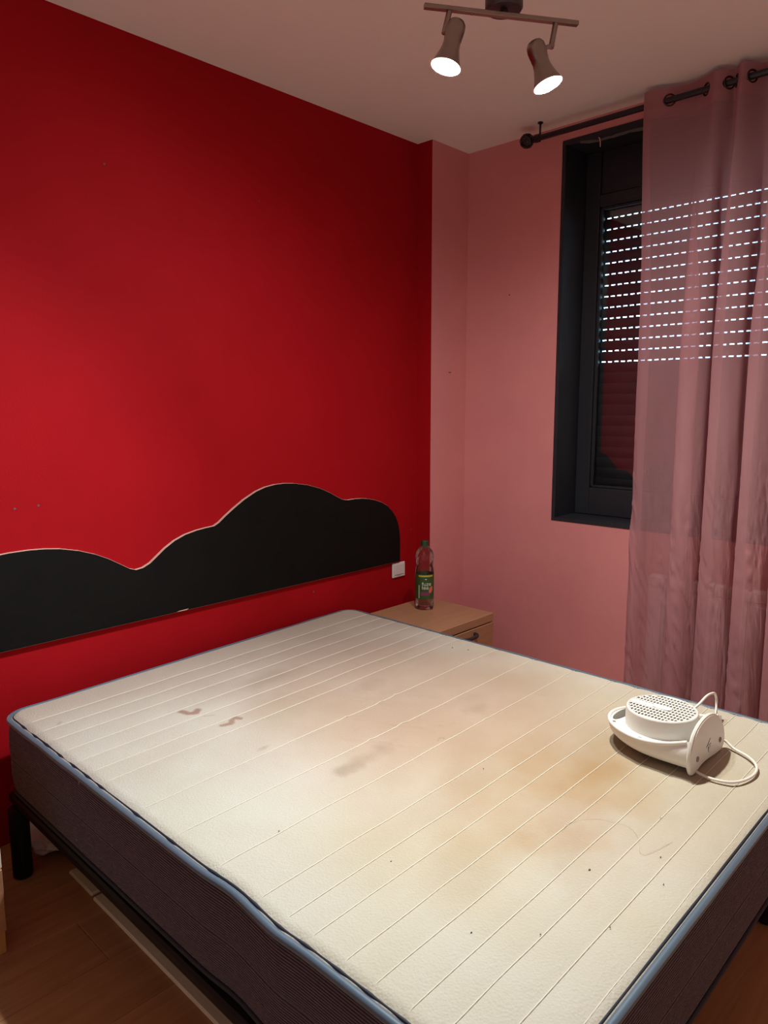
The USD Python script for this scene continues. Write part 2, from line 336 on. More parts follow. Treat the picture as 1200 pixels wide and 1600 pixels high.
# stain map: real marks plus painted light, multiplies the cloth colour
st = np.ones(zz.shape + (3,))
def stain_shade(x, y, rx, ry, ang, col, amt, freq=14, seed=0, edge=.35):
    global st
    c, s = math.cos(ang), math.sin(ang); dx, dy = P2[..., 0] - x, P2[..., 1] - y
    a, b = (dx * c + dy * s) / rx, (-dx * s + dy * c) / ry
    n = meshkit.fbm(q3 * freq, 4, seed) - .5
    k = np.clip((1 - np.hypot(a, b) + 1.3 * n) / edge, 0, 1) * amt
    st *= 1 - k[..., None] * (1 - np.array(col))
BR, GR, RD, DK = (.86, .68, .47), (.80, .74, .66), (.62, .42, .36), (.62, .55, .47)
stain_shade(1.52, .78, .26, .17, .3, BR, .55, 9, 1, .8); stain_shade(1.32, .86, .38, .20, .4, BR, .42, 7, 2, .9); stain_shade(1.66, .80, .20, .10, .2, BR, .40, 10, 3, .8); stain_shade(1.55, .90, 1.05, .80, .0, (.86, .79, .65), .85, 3, 18, .9)  # the last, broad beige one paints falloff around the left lamp pool
stain_shade(1.80, .86, .20, .14, .2, GR, .40, 8, 4, .9); stain_shade(1.42, 1.08, .28, .10, .5, GR, .30, 8, 5, .9)
stain_shade(1.55, 1.42, .30, .22, .3, GR, .33, 6, 6, .9); stain_shade(1.27, 1.28, .15, .040, .1, DK, .42, 24, 7, 1.0); stain_shade(1.20, 1.27, .06, .03, 0, DK, .4, 22, 8, .6)
stain_shade(1.71, 1.25, .075, .05, .1, DK, .42, 14, 9, .8); stain_shade(1.35, 1.70, .22, .14, .2, GR, .30, 8, 10, .9); stain_shade(1.30, 1.96, .25, .10, .1, GR, .25, 8, 13, .9)
stain_shade(1.75, 1.75, .25, .16, .1, GR, .22, 8, 14, .9); stain_shade(1.03, .80, .16, .10, .4, GR, .25, 9, 15, .8); stain_shade(1.22, .66, .20, .06, .5, GR, .22, 9, 16, .8)
stain_shade(1.95, 1.25, .22, .3, .1, GR, .18, 6, 17, .9)
stain_shade(1.45, 1.92, .14, .07, .1, DK, .30, 12, 27, .9); stain_shade(1.62, 1.62, .10, .05, .2, DK, .25, 14, 28, .9); stain_shade(1.12, 1.52, .03, .012, .1, DK, .5, 30, 29, .8); stain_shade(1.80, 1.32, .10, .06, .1, DK, .22, 12, 30, .9)
# red wall bounce and dimmer light painted into the cloth, middle and head half
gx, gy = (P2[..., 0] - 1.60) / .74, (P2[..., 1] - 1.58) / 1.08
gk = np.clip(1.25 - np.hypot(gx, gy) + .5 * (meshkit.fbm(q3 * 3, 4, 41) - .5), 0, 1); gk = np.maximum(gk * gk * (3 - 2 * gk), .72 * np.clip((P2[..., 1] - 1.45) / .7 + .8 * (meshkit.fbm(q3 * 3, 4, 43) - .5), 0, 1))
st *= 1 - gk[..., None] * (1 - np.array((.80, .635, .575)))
# two small dried smears, each a short bent stroke
def stroke(pts, w, col, amt, seed):
    global st
    d = np.full(zz.shape, 9.0)
    pts = np.array(pts)
    for a, b in zip(pts[:-1], pts[1:]):
        e = b - a; t = np.clip(((P2 - a) @ e) / (e @ e), 0, 1)
        d = np.minimum(d, np.linalg.norm(P2 - (a + t[..., None] * e), axis=-1))
    k = np.clip((w - d + .006 * (meshkit.fbm(q3 * 90, 3, seed) - .5)) / .006, 0, 1) * amt
    st *= 1 - k[..., None] * (1 - np.array(col))
stroke([(1.088, 1.893), (1.094, 1.862), (1.112, 1.853), (1.128, 1.866)], .0135, RD, .95, 21)
stroke([(1.118, 1.722), (1.142, 1.712), (1.158, 1.730), (1.176, 1.742), (1.182, 1.722)], .0115, RD, .85, 22)
stroke([(1.118, 1.815), (1.140, 1.800)], .006, DK, .5, 23)
stroke([(1.472, 1.206), (1.490, 1.212), (1.496, 1.202)], .003, (.35, .30, .26), .8, 24)
stroke([(.905, 1.745), (.925, 1.75)], .005, DK, .3, 25); stroke([(.792, 2.075), (.803, 2.083)], .006, DK, .6, 26)
st *= 1 - .05 * (meshkit.fbm(q3 * 5, 4, 31)[..., None])
mt = thing("mattress", "stained cream quilted mattress with plum sides and blue piping on the bed frame", "mattress", (1.48, 1.35, .262))
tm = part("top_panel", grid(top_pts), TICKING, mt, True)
UsdGeom.PrimvarsAPI(tm.mesh).CreatePrimvar("stain_shade", Sdf.ValueTypeNames.Color3fArray, "vertex").Set(Vt.Vec3fArray.FromNumpy(st.reshape(-1, 3).astype(np.float32)))
# perimeter
def outline(inset, n=480):
    t = []
    r = RC - inset
    c = [(LU - inset - r, LV - inset - r, 0), (inset + r, LV - inset - r, 90), (inset + r, inset + r, 180), (LU - inset - r, inset + r, 270)]
    for cx, cy, a0 in c:
        for a in np.radians(np.linspace(a0, a0 + 90, 16)): t.append((cx + r * math.cos(a), cy + r * math.sin(a)))
    ring = LineString(t + [t[0]]); ps = np.array([ring.interpolate(k / n, normalized=True).coords[0] for k in range(n)])
    return to_world(ps[:, 0], ps[:, 1])
oo = outline(-.002); wav = .0025 * (meshkit.noise(np.c_[oo * 9, 0 * oo[:, :1]], 4) - .5)
part("piping", tube(np.c_[oo, .4795 + wav], .0082, 10, True), PIPING, mt, True, label="steel blue piping round the top edge")
oi = outline(.010); part("edge_binding", tube(np.c_[oi, .4835 + .6 * wav], .0034, 8, True), PIPING_DARK, mt, True, label="navy binding beside the blue piping")
rows = []
for z, b in ((.4795, -.004), (.465, .002), (.44, .006), (.40, .008), (.372, .0065), (.366, .004), (.360, .0065), (.31, .007), (.272, .003), (.252, -.003)):
    o = outline(-b); o = np.vstack([o, o[:1]]); rows.append(np.c_[o, np.full(len(o), z)])
part("side_band", grid(np.array(rows)), SIDE_CLOTH, mt, True, label="dark plum ribbed side cloth")
ob = outline(0.0); part("piping", tube(np.c_[ob, np.full(len(ob), .2535)], .006, 8, True), PIPING_DARK, mt, True, label="dark piping round the bottom edge")
pb = Polygon(outline(.004)); bm = extrude(pb, .003); bm.apply_translation((0, 0, .2485)); part("bottom_panel", bm, PIPING_DARK, mt, False)
for k, s in enumerate(SEAMS):
    x = np.linspace(.74, 2.222, 150); yy = seam_y(s, x) + .0022 * (meshkit.noise(np.c_[x * 9, x * 0 + k, x * 0], 2) - .5)
    # height of the top panel below the thread
    from scipy.interpolate import RegularGridInterpolator
    if k == 0: zi = RegularGridInterpolator((np.linspace(0, LU, nu), np.linspace(0, LV, nv)), zz)
    u = np.clip((x - .724), 0, LU); hy = HL[1] + (HR[1] - HL[1]) * u / LU; v = (yy - .434) / (hy - .434) * LV
    ok = (v > .01) & (v < LV - .012)
    z = zi(np.c_[u, np.clip(v, 0, LV)]) - .0001 + .0005 * (np.arange(150) % 2)
    in_r = np.ones(150, bool)
    ur, vr, dd = round_in(u, np.clip(v, 0, LV)); in_r = (dd > .012) & ok
    if in_r.sum() > 4: part("seam", tube(np.c_[x, yy, z][in_r], .0014, 6), STITCH, mt, True)
part("loose_thread", tube(spline([(.716, 1.756, .477), (.712, 1.764, .430), (.7125, 1.775, .385), (.712, 1.80, .335), (.712, 1.815, .300), (.711, 1.79, .292)], 30), .0007, 5), WHITE_PL, mt, True)
hp = spline([(1.335, .735, .4955), (1.42, .70, .4962), (1.43, .62, .4955), (1.37, .58, .4958), (1.45, .545, .4955)], 40); part("loose_hair", tube(hp, .0003, 4), LATH, mt, True)
# crumbs on the mattress
cr = []
for (x, y, r) in ((1.242, .625, .0035), (.94, .69, .0025), (1.02, .60, .002), (1.12, .52, .002), (.90, 1.18, .002), (.99, .93, .0025), (1.52, .60, .0015), (1.38, .54, .002), (1.3, .5, .002), (1.43, 1.02, .0018), (2.13, 1.60, .003), (2.11, 1.66, .003)):
    s = trimesh.creation.icosphere(1, r * .75); s.vertices *= (1.2, .8, .7); s.apply_translation((x, y, MZ + .001)); cr.append(s)
part("crumbs", cr, TORN, None, cat="crumbs", kind="stuff", label="tiny dark crumbs scattered over the cream mattress")

# ------------------------------------------------------------------ bed frame
bf = thing("metal_bed", "black metal bed base with round legs under the mattress", "bed", (1.39, 1.38, 0))
x0, x1, y0, y1, z0, z1 = .702, 2.07, .470, 2.26, .216, .2470
part("rail", box(x0, x0 + .035, y0, y1, z0, z1, .006), FRAME_BLACK, bf); part("rail", box(x1 - .035, x1, y0, y1, z0, z1, .006), FRAME_BLACK, bf)
part("rail", box(x0 + .035, x1 - .035, y0, y0 + .035, z0, z1, .006), FRAME_BLACK, bf); part("rail", box(x0 + .035, x1 - .035, y1 - .035, y1, z0, z1, .006), FRAME_BLACK, bf)
part("centre_rail", box(1.375, 1.405, y0 + .035, y1 - .035, z0 - .03, z0 + .0095, .004), FRAME_BLACK, bf)
for k in range(13):
    yy = y0 + .10 + k * (y1 - y0 - .2) / 12; part("slat", box(x0 + .036, x1 - .036, yy - .03, yy + .03, z0 + .010, z0 + .026, .003), LATH, bf)
for (lx, ly) in ((.706, 2.195), (2.045, .503), (.74, .503), (2.045, 2.22)):
    part("leg", lathe([(0, 0), (.022, 0), (.027, .006), (.028, .012), (.028, z0 + .004), (0, z0 + .004)], (lx, ly, 0), n=24), FRAME_BLACK, bf)

# on the floor under the bed
for nm, (ya, yb, xa) in enumerate(((1.945, 2.10, .803), (.55, 1.93, .800))):
    b = box(xa, xa + .07, ya, yb, .0005, .0125, .004)
    part("bed_lath", b, LATH, None, cat="lath", label=("short beige bed lath lying on the floor nearest the red wall", "long beige bed lath lying on the floor along the bed side")[nm])
bag = trimesh.creation.icosphere(4, 1.0); n_ = meshkit.fbm(bag.vertices * 2.2 + 5, 4, 8)[:, None]; bag.vertices *= (1 + 1.1 * (n_ - .5)); bag.vertices *= (.11, .085, .055)
bag.vertices[:, 2] -= bag.vertices[:, 2].min(); bag.apply_translation((.875, 2.275, .0005))
part("plastic_bag", bag, BAG, None, True, cat="bag", label="crumpled whitish bag on the floor behind the bed leg")

# ------------------------------------------------------------------ headboard
hb = thing("headboard", "black cloud-shaped headboard with pale edge fixed to the red wall", "headboard", (1.5, YW, .645))
scal = []
def arc(p, q, h, n=14):
    """circular bulge between two points of the outline, rising by h of the chord."""
    p, q = V(*p), V(*q); c = q - p; L = np.linalg.norm(c); nrm = V(-c[1], c[0]) / L; r = (L * L / 4 + h * h) / (2 * h); mid = (p + q) / 2; ctr = mid - nrm * (r - h)
    a0 = math.atan2(*(p - ctr)[::-1]); a1 = math.atan2(*(q - ctr)[::-1])
    while a1 > a0: a1 -= 2 * math.pi
    return [tuple(ctr + r * V(math.cos(t), math.sin(t))) for t in np.linspace(a0, a1, n)]
outl = [(.34, .645), (.34, .76)]
outl += [(.345, .80), (.37, .84), (.41, .868), (.455, .875), (.50, .868), (.56, .90), (.64, .935), (.72, .950), (.80, .9565), (.86, .957), (.91, .954), (.96, .947), (1.02, .932), (1.076, .911), (1.12, .889), (1.165, .861), (1.195, .842), (1.219, .8335)]
outl += [(1.245, .8365), (1.274, .849), (1.30, .868), (1.335, .894), (1.375, .917), (1.421, .934), (1.47, .944), (1.51, .9485), (1.547, .951), (1.570, .962), (1.60, .984), (1.638, 1.009), (1.69, 1.040), (1.748, 1.067), (1.795, 1.081), (1.845, 1.088), (1.895, 1.089), (1.946, 1.085), (2.02, 1.072), (2.089, 1.052), (2.15, 1.026), (2.19, 1.005), (2.215, .993), (2.235, .987), (2.261, .984)]
outl += [(2.30, .985), (2.345, .983), (2.385, .978), (2.43, .968), (2.475, .953), (2.515, .932), (2.55, .902), (2.575, .872), (2.592, .836), (2.602, .80), (2.606, .764), (2.606, .645)]
hp_ = Polygon(outl).buffer(0)
def on_wall(poly, depth, y): return place(extrude(poly, depth), (0, y, 0), (1, 0, 0), (0, 0, 1), (0, -1, 0))
part("board_edge", on_wall(hp_, .0140, YW - .0005), PALE_EDGE, hb, False, label="pale raw board edge")
part("black_face", on_wall(hp_.buffer(-.0012), .0022, YW - .0145), BLACK_BOARD, hb, False)
part("chip_mark", [on_wall(Polygon([(1.15 + .22 * k, .6475), (1.19 + .22 * k, .6466), (1.2 + .22 * k, .6505), (1.16 + .22 * k, .6495)]), .0005, YW - .0166) for k in (1, )], PALE_EDGE, hb, False)

# socket on the red wall
so = thing("wall_socket", "white square wall switch plate on the red wall below the headboard's right end", "wall switch", (2.6065, YW, .600))
part("plate", box(2.560, 2.652, YW - .010, YW - .0002, .5625, .6375, .005), SOCKET, so)
part("rocker", box(2.572, 2.640, YW - .0135, YW - .0098, .578, .630, .003), SOCKET, so)
part("indicator_line", box(2.595, 2.617, YW - .0108, YW - .0099, .571, .573, .0004), SCREW, so)

# ------------------------------------------------------------------ bedside tables
def nightstand(name, label, xa, xb, ya, yb, h, white):
    t = thing(name, label, "bedside table", ((xa + xb) / 2, (ya + yb) / 2, 0))
    part("top", box(xa, xb, ya + .001, yb, h - .040, h, .003), BEECH, t)
    part("side_panel", box(xa, xa + .018, ya + .019, yb, 0, h - .0405, .0015), BEECH_V, t); part("side_panel", box(xb - .018, xb, ya + .019, yb, 0, h - .0405, .0015), BEECH_V, t)
    part("back_panel", box(xa + .0182, xb - .0182, yb - .012, yb - .002, .02, h - .041, .001), BEECH_V, t)
    zt = h - .044
    hgt = (zt - .075) / 2
    for k in range(2):
        zb = zt - hgt
        d = part("drawer", box(xa + .001, xb - .001, ya, ya + .018, zb, zt, .002), (WHITE_FRONT if white and k == 0 else BEECH), t, label="white drawer front" if white and k == 0 else None)
        xc = (xa + xb) / 2; hz = zb + hgt * .86
        part("handle", tube(spline([(xc - .055, ya + .002, hz), (xc - .050, ya - .020, hz), (xc, ya - .026, hz - .004), (xc + .050, ya - .020, hz), (xc + .055, ya + .002, hz)], 24), .0085, 8), HANDLE, d)
        zt = zb - .003
    part("plinth", box(xa + .0185, xb - .0185, ya + .02, ya + .036, 0, .068, .001), BEECH, t)
    return t
nightstand("bedside_table", "beech bedside table with the plastic bottle on it in the corner", 2.300, 2.706, 1.888, 2.300, .460, False)
nightstand("bedside_table", "wooden bedside table with white upper drawer at the picture's left edge", .150, .5565, 1.880, 2.290, .462, True)

# ------------------------------------------------------------------ bottle
bx, by, bz = 2.545, 2.172, .4602
bo = thing("bottle", "clear plastic iced tea bottle with green label and cap on the bedside table", "bottle", (bx, by, bz))
prof = [(0, .004), (.020, .003), (.034, .0), (.041, .004), (.0435, .014), (.0435, .028), (.0425, .040), (.0430, .045), (.0430, .178), (.0425, .182), (.0425, .190), (.0395, .202), (.0375, .212), (.0395, .222), (.0425, .236), (.0425, .252), (.040, .266), (.033, .281), (.024, .291), (.0185, .297), (.0160, .301), (.0160, .306)]
ribbed = []
for r, h in np.array([np.interp(np.linspace(0, len(prof) - 1, 110), range(len(prof)), np.array(prof)[:, k]) for k in (0, 1)]).T: ribbed.append((r, h))
sh_ = lathe(ribbed, (bx, by, bz), n=48)
hh = sh_.vertices[:, 2] - bz; an = np.arctan2(sh_.vertices[:, 1] - by, sh_.vertices[:, 0] - bx)
dimp = np.where((hh > .195) & (hh < .285), .0012 * np.sin(an * 10 + hh * 220), 0) + np.where(hh < .03, .0012 * np.cos(an * 5), 0)
sh_.vertices[:, 0] += np.cos(an) * dimp; sh_.vertices[:, 1] += np.sin(an) * dimp
part("shell", sh_, PET, bo, True)
part("neck_ring", lathe([(.0162, .296), (.0195, .297), (.0195, .299), (.0162, .300)], (bx, by, bz), n=32), PET, bo)
cap = lathe([(0, .324), (.0155, .324), (.0178, .3212), (.0180, .307), (.0180, .3025), (.0168, .302), (.0168, .306), (0, .306)], (bx, by, bz), n=60)
va = np.arctan2(cap.vertices[:, 1] - by, cap.vertices[:, 0] - bx); k = np.where((np.arange(len(va)) // 1) % 2 == 0, 1.0, .965); cap.vertices[:, :2] = V(bx, by) + (cap.vertices[:, :2] - V(bx, by)) * k[:, None]
part("cap", cap, CAP_GREEN, bo, 50)
lb = part("label", lathe([(.0434, .052), (.0438, .052), (.0438, .170), (.0434, .170)], (bx, by, bz), n=64), LABEL_GREEN, bo)
face = math.atan2(-by, -bx)                     # towards where the label's front looks
def wrap(mesh, a0, z0, r):
    """flat art (x right, y up, z out) bent round the bottle; x = 0 sits at angle a0."""
    m = mesh.copy(); v = m.vertices; a = a0 + v[:, 0] / r; rr = r + v[:, 2]
    m.vertices = np.c_[bx + rr * np.cos(a), by + rr * np.sin(a), bz + z0 + v[:, 1]]; return m
def fine(m, e=.004):
    v, f = trimesh.remesh.subdivide_to_size(m.vertices, m.faces, e); return trimesh.Trimesh(v, f)
def rect(w, h, d=.0004): return fine(box(-w / 2, w / 2, -h / 2, h / 2, 0, d), .006)
# seen from the room, x runs to the right with growing angle
def lettering(txt, h, a, z, m, name, bold=False):
    t = meshkit.text_mesh(txt, h, .0004, bold); t.apply_translation((-(t.bounds[0, 0] + t.bounds[1, 0]) / 2, 0, 0)); part(name, wrap(fine(t), face + a, z, .0439), m, bo, False)
lettering("fuze", .0165, .22, .1175, LABEL_WHITE, "lettering"); lettering("tea", .0165, .06, .1005, LABEL_WHITE, "lettering")
part("label_band", wrap(rect(.072, .0085), face + .15, .1635, .0439), LABEL_YELLOW, bo, False, label="yellow band")
part("label_patch", wrap(rect(.046, .017), face + .05, .0795, .0439), LABEL_PURPLE, bo, False, label="purple patch")
leaf = Polygon([(-.006, .002), (-.002, 0), (0, -.002), (.002, 0), (.006, .002), (.003, .004), (0, .002), (-.003, .004)]); part("label_leaf", wrap(extrude(leaf, .0004), face + .15, .147, .0439), LABEL_WHITE, bo, False)
pe = affinity.rotate(affinity.scale(Point(0, 0).buffer(1, 10), .010, .017), -25); part("label_fruit", wrap(fine(extrude(pe, .0004)), face + .72, .098, .0439), LABEL_PEACH, bo, False, label="peach slice")
part("label_print", wrap(rect(.0035, .062), face - .62, .088, .0439), LABEL_WHITE, bo, False, label="pale column of small print")

# ------------------------------------------------------------------ ceiling lamp
LT = .89; EYEP = V(0, 0, CAM_Z); near = lambda p: EYEP + LT * (V(*p) - EYEP)      # the lamp hangs below the ceiling on a deep canopy
A0, A1 = near((1.7545, 1.511, 2.560)), near((2.156, 1.2395, 2.560))
la = thing("ceiling_lamp", "satin metal ceiling bar lamp with two lit spotlights", "ceiling lamp", (1.755, 1.23, ZC))
cpx, cpy, cpz = near((1.972, 1.383, 2.568)); ch = ZC - cpz - .011
part("canopy_neck", tube([(cpx, cpy, cpz), (cpx, cpy, cpz + .02)], .010, 16), DARK_METAL, la)
part("canopy", lathe([(0, -.0002), (.050, -.0002), (.050, -ch + .006), (.046, -ch), (0, -ch)], (cpx, cpy, ZC), n=48), DARK_METAL, la)
bd_ = (A1 - A0) / np.linalg.norm(A1 - A0); bn = np.cross(V(0, 0, 1), bd_)
bar_sec = affinity.scale(Polygon([(-.0105, -.009), (.0105, -.009), (.0125, -.007), (.0125, .007), (.0105, .009), (-.0105, .009), (-.0125, .007), (-.0125, -.007)]), .64, .62)
part("bar", place(extrude(bar_sec, np.linalg.norm(A1 - A0)), A0, bn, V(0, 0, 1), bd_), NICKEL, la, False)
part("bar_screw", lathe([(0, -.012), (.004, -.012), (.005, -.010), (.005, -.008)], A0 + bd_ * .13 + V(0, 0, .004), (0, 0, 1), 12), NICKEL, la)
for which, (stem_t, stem_b, back, axis, aim) in enumerate((((1.8174, 1.4683, 2.552), (1.8002, 1.4728, 2.489), (1.8138, 1.4430, 2.4917), (-.25, .11, -.962), (-.66, .10, -.745)),
                                     ((2.0950, 1.2796, 2.552), (2.0775, 1.2820, 2.480), (2.0371, 1.3053, 2.4652), (.1248, -.3135, -.9414), (.08, -.44, -.895)))):
    s_t, s_b, B, a = near(stem_t), near(stem_b), near(back), V(*axis)
    part("stem", tube([s_t, s_b], .0075, 14), NICKEL, la)
    part("pivot", tube([s_b + V(0, 0, .006) - (B - s_b) * .15, B], .006, 12), NICKEL, la)
    hd = part("lamp_head", lathe([(.0, -.031), (.012, -.030), (.022, -.025), (.0275, -.016), (.0285, -.004), (.0275, .012), (.0255, .024), (.0265, .0245), (.0255, .030), (.0250, .038), (.0265, .052), (.0305, .068), (.0365, .086), (.0420, .100), (.0440, .106), (.0440, .108), (.0425, .1065), (.0400, .098), (.0, .092)], B, a, 48, LT), NICKEL, la)
    part("bulb", lathe([(.0415, .1035), (.040, .1075), (.032, .1105), (.018, .1125), (0, .1130)], B, a, 40, LT), BULBS[which], hd, True, label="lit frosted bulb face")
    bl = UsdLux.SphereLight.Define(stage, numbered(la.path + "/beam")); bl.CreateRadiusAttr(.03); bl.CreateIntensityAttr(BEAM_INTENSITY[which]); bl.CreateColorAttr(Gf.Vec3f(*BULB_COLORS[which]))
    sp_ = UsdLux.ShapingAPI.Apply(bl.GetPrim()); sp_.CreateShapingConeAngleAttr(BEAM_ANGLE); sp_.CreateShapingConeSoftnessAttr(BEAM_SOFT)
    bm_ = V(*aim) / np.linalg.norm(aim); u_, w_, _ = frame_of(-bm_); o_ = B + a * .145 * LT - la.loc
    bl.AddTransformOp().Set(Gf.Matrix4d(*map(float, u_), 0, *map(float, w_), 0, *map(float, -bm_), 0, *map(float, o_), 1))

# ------------------------------------------------------------------ curtain rod and curtain
RX, RZ = 2.91, 2.560
ro = thing("curtain_rod", "black curtain rod with openwork ball finial above the window", "curtain rod", (RX, 1.1, RZ))
part("pole", tube([(RX, 1.885, RZ), (RX, .20, RZ)], .0115, 20), ROD, ro)
part("collar", lathe([(.0115, 0), (.016, .002), (.017, .02), (.014, .03), (.0115, .04)], (RX, 1.838, RZ), (0, 1, 0), 24), ROD, ro)
ic = trimesh.creation.icosphere(1, .0295); ctr = V(RX, 1.9045, RZ + .002)
ball = [tube([ctr + ic.vertices[a], ctr + ic.vertices[b]], .0028, 5) for a, b in ic.edges_unique]
fi = part("finial", ball, SPARK, ro, label="openwork ball finial"); co = trimesh.creation.icosphere(2, .0255); co.apply_translation(ctr); part("finial_core", co, ROD, fi)
part("bracket", [tube([(RX, 1.838, RZ), (RX, 1.838, RZ + .03), (RX + .004, 1.840, ZC - .004)], .0045, 8), lathe([(0, 0), (.012, 0), (.012, -.004), (0, -.004)], (RX + .004, 1.840, ZC - .0003), n=16)], ROD, ro)
part("bracket", [tube([(RX, .26, RZ), (RX, .26, ZC - .004)], .0045, 8), lathe([(0, 0), (.012, 0), (.012, -.004), (0, -.004)], (RX, .26, ZC - .0003), n=16)], ROD, ro)

# plan of the curtain, from its free left edge; (y, x offset from the rod towards the wall)
EYE = [1.268, 1.130, 1.050, 1.024, .972, .898, .828, .760, .690, .620, .550]
plan = [(1.362, -.018), (1.330, -.026), (1.268, 0.0), (1.215, .022), (1.165, .016), (1.130, 0.0), (1.094, -.030), (1.050, 0.0), (1.036, .016), (1.024, 0.0), (.998, -.034), (.972, 0.0), (.935, .032), (.898, 0.0), (.863, -.034), (.828, 0.0), (.794, .032), (.760, 0.0), (.725, -.034), (.690, 0.0), (.655, .032), (.620, 0.0), (.585, -.034), (.550, 0.0), (.52, .024)]
plan_b = [(1.345, .000), (1.30, -.012), (1.235, .004), (1.17, .010), (1.105, -.010), (1.085, -.045), (1.140, -.078), (1.100, -.105), (1.052, -.085), (1.040, -.02), (1.050, .014), (1.028, .010), (1.005, -.03),
          (1.020, -.085), (.970, -.115), (.925, -.095), (.912, -.03), (.922, .014), (.897, .010), (.880, -.03), (.893, -.085), (.848, -.115), (.805, -.09), (.795, -.02), (.80, .012), (.775, .004), (.765, -.05), (.765, -.10), (.715, -.11), (.67, -.06), (.66, .008), (.62, -.02), (.58, -.09), (.53, -.02)]
ns, nz = 620, 200
pt, pbm = spline(plan, ns), spline(plan_b, ns)
zs = np.r_[np.linspace(RZ + .046, RZ - .10, 60), np.linspace(RZ - .11, .02, nz - 60)]
S, Zg = np.meshgrid(np.linspace(0, 1, ns), zs, indexing="ij")
w = np.clip((RZ + .05 - Zg) / 1.0, 0, 1); w = w * w * (3 - 2 * w)
cy = pt[:, :1] * (1 - w) + pbm[:, :1] * w; cx = pt[:, 1:] * (1 - w) + pbm[:, 1:] * w
n1 = meshkit.fbm(np.stack([S * 16, Zg * 1.3, 0 * S], -1), 3, 3) - .5; n2 = meshkit.fbm(np.stack([S * 60 + Zg * 6, Zg * 5 - S * 10, 0 * S], -1), 4, 9) - .5
low = np.clip((1.5 - Zg) / .6, 0, 1)
dz = (S * 34 + Zg * 13 + 4 * n1); crease = np.exp(-((dz % 1) - .5) ** 2 / .006) * np.clip(n2 * 5 + .3, 0, 1)
cx = cx + w * (.022 * n1 + .020 * n2 * low) - .010 * crease * low; cy = cy + w * (.018 * n1 + .004 * n2 * low)
cy = np.where(S < .02, cy + .006 * (meshkit.noise(np.stack([Zg * 7, 0 * S, 0 * S], -1), 6) - .5) * w, cy)
cur = np.stack([RX + cx, cy, Zg], -1)
# top edge scallops a little between the eyelets
cur[..., 2] += np.where(Zg > RZ + .02, .006 * (meshkit.noise(np.stack([S * 40, 0 * S, 0 * S], -1), 12) - .5), 0)
cv, cf = grid(cur)
ctrs = cv[cf].mean(1)
keep = np.ones(len(cf), bool)
for e in EYE: keep &= ~((np.hypot(ctrs[:, 1] - e, ctrs[:, 2] - RZ) < .0185) & (np.abs(ctrs[:, 0] - RX) < .02))
ct = thing("curtain", "sheer mauve voile eyelet curtain hanging in folds from the rod", "curtain", (RX, .95, .02))
part("cloth", (cv, cf[keep]), VOILE, ct, True)
# doubled cloth: header band and side hem, a hair behind the sheet
nrm = np.gradient(cur, axis=0); nv_ = np.cross(nrm, np.gradient(cur, axis=1)); nv_ /= np.maximum(np.linalg.norm(nv_, axis=-1, keepdims=True), 1e-9)
hd_rows = zs > RZ - .062
hv, hf = grid((cur + .0018 * nv_)[:, hd_rows]); hc = hv[hf].mean(1); kp = np.ones(len(hf), bool)
for e in EYE: kp &= ~((np.hypot(hc[:, 1] - e, hc[:, 2] - RZ) < .0185) & (np.abs(hc[:, 0] - RX) < .02))
part("header_band", (hv, hf[kp]), VOILE, ct, True, label="doubled header band")
part("side_hem", grid((cur + .0018 * nv_)[:int(ns * .032)][:, ~hd_rows]), VOILE, ct, True, label="doubled side hem")
for e in EYE:
    k = int(np.argmin(np.abs(pt[:, 0] - e) + np.abs(pt[:, 1]) * .5)); d = pt[min(k + 1, ns - 1)] - pt[max(k - 1, 0)]; nn = V(-d[0], d[1], 0)
    nn = V(d[0], -d[1], 0) / np.linalg.norm(d)     # (x, y) normal of the cloth at the eyelet
    u_, w_, _ = frame_of(nn); a = np.linspace(0, 2 * np.pi, 26, endpoint=False)
    part("eyelet", tube(V(RX, e, RZ) + .0205 * (np.cos(a)[:, None] * u_ + np.sin(a)[:, None] * w_), .0032, 8, True), SPARK, ct)

# radiator below the window, dimly visible through the curtain
ra = thing("radiator", "pale sectional radiator under the window behind the curtain", "radiator", (XW - .05, .85, .10))
for k in range(9):
    yb = 1.275 - k * .080
    part("section", [box(XW - .075, XW - .030, yb - .076, yb, .13, .70, .012), box(XW - .079, XW - .074, yb - .066, yb - .010, .17, .64, .002), box(XW - .079, XW - .07, yb - .07, yb - .006, .655, .695, .002)], RADIATOR, ra)
for yb in (1.20, .70): part("wall_bracket", box(XW - .032, XW + .001, yb, yb + .025, .60, .64), RADIATOR, ra)

# ------------------------------------------------------------------ fan heater lying on its front on the mattress
HX, HZ = 1.845, MZ + .001
fh = thing("fan_heater", "white fan heater lying on its front on the mattress corner by the curtain", "fan heater", (HX, .74, HZ))
UsdGeom.XformCommonAPI(stage.GetPrimAtPath(fh.path)).SetTranslate(Gf.Vec3d(HX, .74, HZ + .0045))
Y0, Y1 = .616, .878
